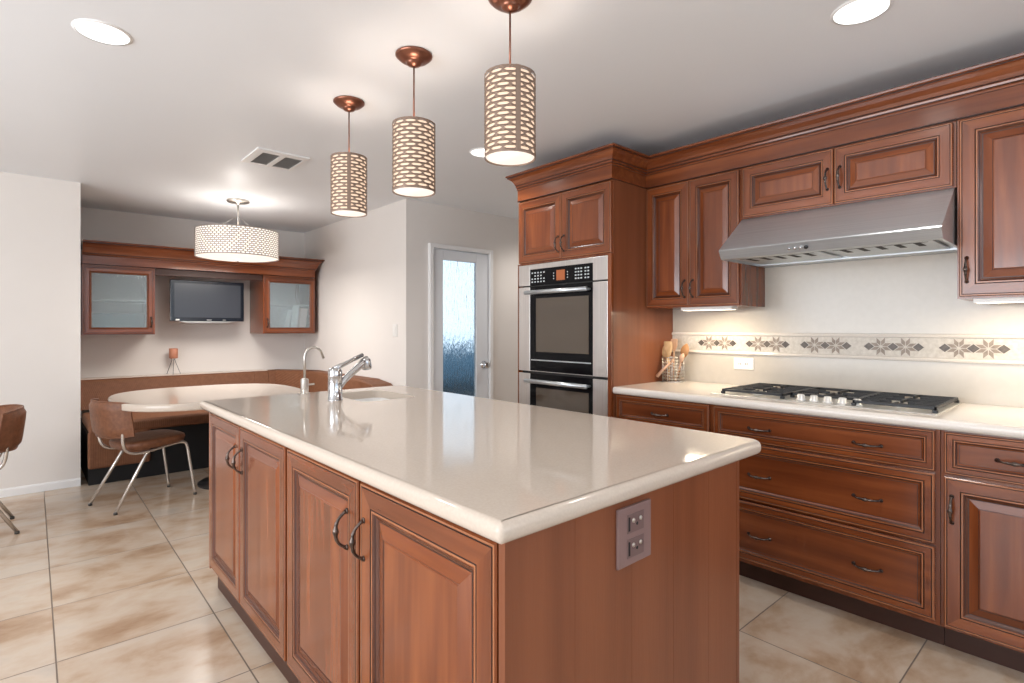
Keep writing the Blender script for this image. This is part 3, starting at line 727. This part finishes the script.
def pendant(x, y, zb, label, seam):
    r = thing('pendant_light', label, 'pendant light', (x, y, CEIL), 'pendant lights over the island')
    h = zb-CEIL; top = h+.292
    mb = MB().lathe([(.074, 0), (.078, -.003), (.078, -.008), (.072, -.014), (.060, -.024), (.044, -.031), (.033, -.033), (.032, -.038), (.026, -.046), (.012, -.051), (.006, -.054)], (0, 0, 0), copper, 40); mb.build('canopy', parent=r)
    MB().tube([(0, 0, -.05), (0, 0, top+.01)], .0035, copper, 8).build('stem', parent=r)
    mb = MB(); net(mb, (0, 0), .090, h, top, 17, 11, net_m, .007, seam)
    sh = mb.build('shade', parent=r, solid=.0014)
    mb = MB()
    for k in range(3): a = 2*PI*k/3; mb.tube([(0, 0, top-.006), (.089*math.cos(a), .089*math.sin(a), top-.006)], .002, copper, 6)
    mb.lathe([(.012, -.03), (.012, .01), (.005, .016)], (0, 0, top), copper, 16); mb.build('spider', parent=sh)
    open_cyl(.085, h+.006, top-.01, lit).build('liner', parent=sh)
    MB().lathe([(.0845, h+.004), (.0845, h+.007)], (0, 0, 0), lit_d, 40).build('diffuser', parent=sh)
    point('pendant_lamp', (x, y, zb+.20), 1.8, WARM, .05)
pendant(1.245, 2.638, 1.852, 'perforated bronze cylinder pendant, farthest of the three over the island', PI+1.13)
pendant(1.238, 2.001, 1.843, 'perforated bronze cylinder pendant, middle of the three over the island', PI+2.30)
pendant(1.272, 1.423, 1.860, 'perforated bronze cylinder pendant, nearest of the three over the island', PI+1.15)
r = thing('drum_pendant', 'wide perforated drum pendant with white diffuser over the nook table', 'pendant light', (1.455, 5.36, CEIL))
MB().lathe([(.095, 0), (.095, -.014), (.088, -.02), (.02, -.022), (.012, -.04)], (0, 0, 0), nickel, 40).build('canopy', parent=r)
MB().tube([(0, 0, -.03), (0, 0, -.27)], .008, nickel, 10).build('stem', parent=r)
DB, DT = -.527, -.282
mb = MB(); net(mb, (0, 0), .345, DB, DT, 13, 62, net_w, .006); sh = mb.build('shade', parent=r, solid=.0015)
open_cyl(.338, DB+.006, DT-.008, drum_f, 72).build('liner', parent=sh)
mb = MB().lathe([(.001, DB-.014), (.2, DB-.010), (.30, DB-.002), (.334, DB+.006)], (0, 0, 0), lit_d, 72, caps=False); mb.build('diffuser', parent=sh)
mb = MB().lathe([(.004, DB-.034), (.014, DB-.030), (.018, DB-.022), (.012, DB-.014)], (0, 0, 0), nickel, 20); mb.build('finial', parent=sh)
mb = MB()
for k in range(3): a = 2*PI*k/3+.4; mb.tube([(.0, 0, DT-.01), (.343*math.cos(a), .343*math.sin(a), DT-.01)], .003, nickel, 6); mb.tube([(.01*math.cos(a), .01*math.sin(a), -.15), (.26*math.cos(a), .26*math.sin(a), DT-.008)], .0012, nickel, 5)
mb.build('spider', parent=sh)
point('drum_lamp', (1.455, 5.36, 2.02), 4.4, (1, .95, .90), .06)
area('drum_down_lamp', (1.455, 5.36, 1.885), (0, 0, 0), .6, .6, 16, (1, .95, .89))

def can(x, y, label, pw=15):
    r = thing('recessed_light', label, 'ceiling light', (x, y, CEIL), 'recessed ceiling lights')
    mb = MB().lathe([(.088, -.006), (.092, -.005), (.098, -.001), (.098, 0), (.088, 0)], (0, 0, 0), trim_m, 40, caps=False); mb.build('trim_ring', parent=r)
    MB().lathe([(.087, -.0035), (.087, -.001)], (0, 0, 0), can_m, 40).build('lens', parent=r)
    spot('recessed_lamp', (x, y, CEIL-.02), pw, (1, .95, .89))
can(.232, 2.672, 'lit round recessed ceiling light at the upper left, over the open floor')
can(2.285, .622, 'lit round recessed ceiling light at the upper right, in front of the range hood')
can(2.27, 2.80, 'small lit recessed ceiling light half hidden behind the nearest pendant')
can(4.0, 3.55, 'added recessed ceiling light in the passage, unseen behind the oven tower', 30)  # unseen lamp added to brighten the door wall
can(.3, .3, 'added recessed ceiling light above the camera, unseen outside the frame')  # unseen lamp added to light the room from above the camera
can(-1.4, 2.7, 'added recessed ceiling light over the left of the room, unseen outside the frame')  # unseen lamp added to light the left of the room

r = thing('ceiling_vent', 'white ceiling air vent with two grey grilles near the drum pendant', 'vent', (1.285, 3.87, CEIL))
mb = MB()
for (x0, x1, y0, y1) in ((1.12, 1.172, 3.69, 4.06), (1.282, 1.318, 3.755, 4.035), (1.436, 1.455, 3.69, 4.06), (1.172, 1.436, 3.69, 3.755), (1.172, 1.436, 4.035, 4.06)): mb.box((x0, y0, CEIL-.010), (x1, y1, CEIL), trim_m)
part(mb, 'vent_frame', r)
gm = mat('grille_grey', (.40, .38, .36), .5)
for x0, x1 in ((1.172, 1.282), (1.318, 1.436)):
    mb = B((x0, 3.755, CEIL-.004), (x1, 4.035, CEIL), gm)
    k = int((x1-x0)/.010)
    for i in range(18):
        y = 3.758+i*.0155; mb.add([(x0, y, CEIL-.009), (x1, y, CEIL-.009), (x1, y+.0125, CEIL-.003), (x0, y+.0125, CEIL-.003)], [(0, 1, 2, 3)], gm)
    part(mb, 'grille', r, solid=.001)

# ------------------------------------------------------------------ dining nook
YN = (0, -1, 0)
GP = [(0, 0, 'w'), (0, .016, 'w'), (.003, .0195, 'w'), (.008, .0195, 'g'), (.010, .018, 'g'), (.012, .020, 'w'), (.040, .020, 'g'), (.042, .0165, 'w'), (.047, .019, 'w'), (.052, .014, 'g'), (.055, .010, 'w'), (.060, .008, 'w')]
def nook_cab(x0, x1, hx, label):
    r = thing('glass_wall_cabinet', label, 'cabinet', ((x0+x1)/2, 6.35, 1.2))
    y0, y1, z0, z1, t = 6.19, 6.658, 1.203, 1.84, .018
    mb = B((x0, y0, z0), (x0+t, y1, z1), wood_v); mb.box((x1-t, y0, z0), (x1, y1, z1), wood_v)
    for a, b, m in ((z0, z0+t, inside), (z1-t, z1, inside)): mb.box((x0+t, y0, a), (x1-t, y1, b), wood_x)
    mb.box((x0+t, y1-.01, z0+t), (x1-t, y1, z1-t), inside); mb.box((x0+t, 6.24, 1.52), (x1-t, y1-.01, 1.532), inside)
    part(mb, 'cabinet_body', r)
    d = part(front((x0+.012, 6.19, 1.212), (1, 0, 0), YN, x1-x0-.024, .610, GP, wood_v, wood_x, hole=True), 'door', r)
    part(B((x0+.068, 6.180, 1.268), (x1-.068, 6.185, 1.766), rain_c), 'glass', d)
    part(pull((hx, 6.17, 1.32), (0, 0, 1), YN, .09, .026, 1.2), 'handle', d)
    return r
rain_c = rain.copy(); rain_c.name = 'seeded_glass'
bb = rain_c.node_tree.nodes['Principled BSDF']; bb.inputs['Roughness'].default_value = .10; bb.inputs['Base Color'].default_value = (.74, .84, .88, 1); bb.inputs['Transmission Weight'].default_value = .8
for nn_ in rain_c.node_tree.nodes:
    if nn_.type == 'BUMP': nn_.inputs['Strength'].default_value = .5; bb.inputs['Specular IOR Level'].default_value = 1.0
nook_cab(.384, .940, .905, 'cherry wall cabinet with rain glass at the left of the nook television')
nook_cab(1.932, 2.505, 1.970, 'cherry wall cabinet with rain glass at the right of the television, books inside')
for x0, w_, h, m, lab in ((2.16, .05, .25, book_w, 'pale leaning book, leftmost behind the glass of the right nook cabinet'), (2.24, .07, .30, book_w, 'tall white book in the middle behind the right nook cabinet glass'), (2.335, .075, .27, book_p, 'pinkish book nearest the right side behind the nook cabinet glass')):
    mb = MB(); sh_ = .05 if x0 < 2.2 else .025
    mb.prism([(x0, 1.222), (x0+w_, 1.222), (x0+w_+sh_, 1.222+h), (x0+sh_, 1.222+h)], 'y', 6.23, 6.40, m)
    o = mb.build('book', bevel=.003); tag(o, lab, 'book', 'books in the nook cabinet')
    mb = MB(); mb.prism([(x0+.004, 1.2225), (x0+w_-.004, 1.2225), (x0+w_+sh_-.004, 1.2225+h-.003), (x0+sh_+.004, 1.2225+h-.003)], 'y', 6.402, 6.405, book_w); mb.build('pages', parent=o)
tag(B((.43, 6.24, 1.222), (.86, 6.45, 1.40), teal).build('teal_reflection_block', bevel=.008), 'teal block behind the left nook cabinet glass, standing in for a reflection on it', 'box')  # block added inside the cabinet in place of a teal reflection on the glass
# crown over the nook
NP = [(-.02, 1.842), (.0, 1.842), (.0, 1.915), (.004, 1.918), (.008, 1.924), (.006, 1.930), (.012, 1.936), (.020, 1.950), (.032, 1.985), (.052, 2.012), (.066, 2.020), (.066, 2.028), (.080, 2.032), (.080, 2.044), (-.02, 2.044)]
ng = {1: wood_x, 2: glaze, 5: glaze, 10: glaze}
mb = MB().sweep([(-o, z) for o, z in NP], [(.384, 6.13), (2.48, 6.13), (2.48, 6.655)], wood_x, mats=[ng.get(i, wood_x) for i in range(len(NP))])
mb.box((.384, 6.14, 1.842), (2.46, 6.655, 1.856), wood_x); mb.box((.384, 6.14, 2.02), (2.46, 6.655, 2.04), wood_x)
tag(mb.build('nook_crown_shelf'), 'cherry crown shelf spanning the nook above the cabinets and television', 'moulding')
tag(B((.942, 6.19, 1.775), (1.923, 6.21, 1.840), toe_m).build('valance_board', bevel=.003), 'dark wood valance board between the nook cabinets above the television', 'valance')
# television
r = thing('television', 'small flat black television on the nook wall between the glass cabinets', 'television', (1.43, 6.3, 1.54))
mb = B((1.085, 6.300, 1.335), (1.77, 6.345, 1.752), tv_m); part(mb, 'tv_body', r, bevel=.006)
part(B((1.120, 6.2975, 1.372), (1.735, 6.3005, 1.720), screen_m), 'screen', r)
mb = MB().prism([(1.16, 1.335), (1.70, 1.335), (1.62, 1.318), (1.24, 1.318)], 'y', 6.303, 6.335, nickel); part(mb, 'bottom_bar', r)
mb = B((1.41, 6.298, 1.344), (1.455, 6.3005, 1.352), nickel); mb.box((1.13, 6.298, 1.342), (1.165, 6.3005, 1.356), white); mb.box((1.56, 6.298, 1.345), (1.59, 6.3005, 1.351), nickel); part(mb, 'badge', r)
mb = B((1.33, 6.345, 1.44), (1.53, 6.36, 1.64), black); mb.box((1.40, 6.36, 1.50), (1.46, 6.65, 1.56), black); mb.box((1.35, 6.645, 1.42), (1.51, 6.659, 1.66), black); part(mb, 'wall_bracket', r)

# banquette
r = thing('banquette_bench', 'built-in tan ribbed banquette wrapping the nook walls with black base', 'bench', (1.4, 6.0, 0))
part(MB().prism([(.385, 5.50), (1.85, 5.50), (1.85, 4.45), (2.555, 4.45), (2.555, 6.655), (.385, 6.655)], 'z', 0, .40, dark), 'bench_base', r)
mb = MB().prism([(.379, 5.47), (.80, 5.47), (.80, 5.53), (.379, 5.53)], 'z', .13, .43, ribbed); part(mb, 'end_pad', r, bevel=.02, seg=3)
mb = MB().prism([(.386, 5.46), (1.82, 5.46), (1.82, 6.25), (.386, 6.25)], 'z', .405, .50, ribbed); part(mb, 'seat_cushion', r, bevel=.03, seg=4)
mb = MB().prism([(1.83, 4.46), (2.30, 4.46), (2.30, 6.2), (1.83, 6.2)], 'z', .405, .50, ribbed); part(mb, 'seat_cushion', r, bevel=.03, seg=4)
def backrest(a, b, depth0=.24, depth1=.15, zt=.775):
    """backrest segment along a wall from a to b, leaning back; b-a direction, wall on the right-hand side"""
    a, b = Vector(a), Vector(b); d = (b-a).normalized(); nrm = Vector((d.y, -d.x))*-1
    mb = MB(); prof = [(0, .50), (depth0, .50), (depth1+.01, zt-.02), (depth1-.01, zt), (0, zt)]
    mb.sweep([(o, z) for o, z in prof], [tuple(a), tuple(b)], ribbed); part(mb, 'backrest', r, bevel=.008, seg=3)
xs = [(2.08, 6.652), (1.93, 6.652), (.386, 6.652)]
for i in range(len(xs)-1): backrest((xs[i][0]-.002, xs[i][1]), xs[i+1])
backrest((2.555, 6.20), (2.25, 6.652)); backrest((2.245, 6.652), (2.082, 6.652))
backrest((2.555, 4.75), (2.555, 6.195))
mb = MB().prism([(4.752, .50), (4.40, .50), (4.40, .66), (4.44, .715), (4.52, .750), (4.752, .775)], 'x', 2.34, 2.554, ribbed); part(mb, 'end_backrest', r, bevel=.012, seg=3)
part(B((.386, 6.505, .7755), (2.08, 6.655, .783), noise_mat('pale_ledge', [(.3, (.70, .60, .53)), (.7, (.74, .64, .57))], 8, rough=.5)), 'ledge', r)
# table
def superell(cx, cy, a, b, n, k=72):
    out = []
    for i in range(k):
        t = 2*PI*i/k; c, s = math.cos(t), math.sin(t); out.append((cx+a*math.copysign(abs(c)**(2/n), c), cy+b*math.copysign(abs(s)**(2/n), s)))
    return out
r = thing('dining_table', 'cream rounded table in the nook behind the island', 'table', (1.11, 4.83, 0))
tp = slab([(x-1.11, y-4.83) for x, y in superell(1.11, 4.83, .655, .645, 2.7)], [], [(.012, .700), (.002, .704), (0, .712), (0, .738), (.003, .747), (.012, .750)], solid, 'tabletop', .750, .700, parent=r)
MB().lathe([(.26, 0), (.26, .012), (.10, .03), (.045, .06), (.045, .66), (.09, .69), (.16, .699)], (.18, .05, 0), black, 32).build('pedestal', parent=r)
# candle holder
r = thing('candle_holder', 'copper cup on a thin dark wire tripod standing on the banquette ledge', 'candle holder', (1.158, 6.56, .783))
MB().lathe([(.034, .165), (.040, .170), (.040, .268), (.036, .270), (.036, .25)], (0, 0, 0), terra, 28).build('cup', parent=r)
mb = MB()
for k in range(3):
    a = 2*PI*k/3+.3; mb.tube([(.07*math.cos(a), .07*math.sin(a), .001), (.012*math.cos(a+.2), .012*math.sin(a+.2), .155), (.03*math.cos(a+.3), .03*math.sin(a+.3), .168)], .0022, wire_m, 6)
mb.build('wire_stand', parent=r)
r = thing('light_switch', 'white light switch on the wall by the end of the banquette', 'switch', (2.56, 4.46, 1.24))
part(B((2.552, 4.422, 1.185), (2.56, 4.498, 1.30), white), 'cover_plate', r, bevel=.002); part(B((2.548, 4.445, 1.212), (2.553, 4.475, 1.272), white), 'rocker', r, bevel=.001)

# chairs (local: faces +X, rear feet near x=0)
def chair(label, loc, rz):
    r = thing('dining_chair', label, 'chair', loc, 'tan chairs with steel tube legs', rz)
    n = 12; vs = []; fs = []
    mb = MB(); W2 = .232
    # back: curved pad
    cols = 14; rows = 8; T_ = .022
    def bp(u, v, side):   # u -1..1 across, v 0..1 up
        x = -.010-.030*v + .105*abs(u)**2.4; y = W2*u*(1-.07*v*0); z = .51+.25*v
        e = (1-abs(u)**6)*(1-abs(2*v-1)**6); th = T_*max(0, e)**.45
        z = .635+(z-.635)*(1-.10*abs(u)**4)
        return (x+side*th, y, z)
    for side in (-1, 1):
        vs = [bp(-1+2*i/cols, j/rows, side) for j in range(rows+1) for i in range(cols+1)]
        fs = [(j*(cols+1)+i, j*(cols+1)+i+1, (j+1)*(cols+1)+i+1, (j+1)*(cols+1)+i) for j in range(rows) for i in range(cols)]
        mb.add(vs, fs if side > 0 else [f[::-1] for f in fs], leather, True)
    o = mb.build('backrest', parent=r)
    ring = [bp(-1+2*i/20, 0, 0) for i in range(21)]+[bp(1, j/10, 0) for j in range(1, 10)]+[bp(1-2*i/20, 1, 0) for i in range(21)]+[bp(-1, 1-j/10, 0) for j in range(1, 10)]
    MB().tube(ring, .006, leather, 6, True).build('piping', parent=o)
    # seat
    prof = []; mb = MB(); out = superell(.29, 0, .215, .205, 3.2, 48)
    P = [(.0, .408, .80), (.0, .414, .96), (0, .445, 1.0), (0, .460, .985), (0, .470, .90), (0, .474, .7), (0, .475, .3)]
    vs = []
    for (_, z, s) in P:
        for (x, y) in out: vs.append((.29+(x-.29)*s, y*s, z+(x-.29)*.03))
    k = 48; fs = [(i*k+j, i*k+(j+1) % k, (i+1)*k+(j+1) % k, (i+1)*k+j) for i in range(len(P)-1) for j in range(k)]+[tuple(range(k))[::-1], tuple((len(P)-1)*k+j for j in range(k))]
    mb.add(vs, fs, leather, True); mb.build('seat', parent=r)
    def bez(pts, n=6):
        out = []
        Q = [Vector(p) for p in pts]
        for i in range(len(Q)-1):
            p0, p1, p2, p3 = Q[max(i-1, 0)], Q[i], Q[i+1], Q[min(i+2, len(Q)-1)]
            for j in range(n):
                t = j/n; out.append(.5*((2*p1)+(-p0+p2)*t+(2*p0-5*p1+4*p2-p3)*t*t+(-p0+3*p1-3*p2+p3)*t**3))
        out.append(Q[-1]); return out
    for s in (-1, 1):
        y = .165*s
        MB().tube(bez([(.045, y*1.12, .56), (.052, y*1.06, .47), (.075, y, .415), (.13, y, .388), (.22, y, .388), (.36, y, .408), (.44, y*1.03, .414), (.475, y*1.07, .385), (.495, y*1.1, .26), (.53, y*1.14, .012)]), .0105, nickel2, 10).build('side_frame', parent=r)
        MB().tube([(.235, y, .397), (.20, y, .365), (.0, y*1.14, .012)], .0105, nickel2, 10).build('rear_leg', parent=r)
        for x in (0, .53): MB().lathe([(.012, 0), (.012, .014), (.011, .016)], (x, y*1.14, 0), mat('rubber_foot', (.05, .045, .04), .6), 12).build('foot', parent=r)
    MB().tube([(.30, -.165, .408), (.30, .165, .408)], .008, nickel2, 8).build('crossbar', parent=r)
    return r
nickel2 = mat('satin_tube', (.66, .62, .58), .22, .85)
chair('tan leatherette chair with steel tube legs, drawn up to the nook table', (.405, 4.70, 0), math.radians(17))
chair('tan leatherette chair at the left edge of the frame, facing away to the left', (-.045, 4.70, 0), math.radians(184))
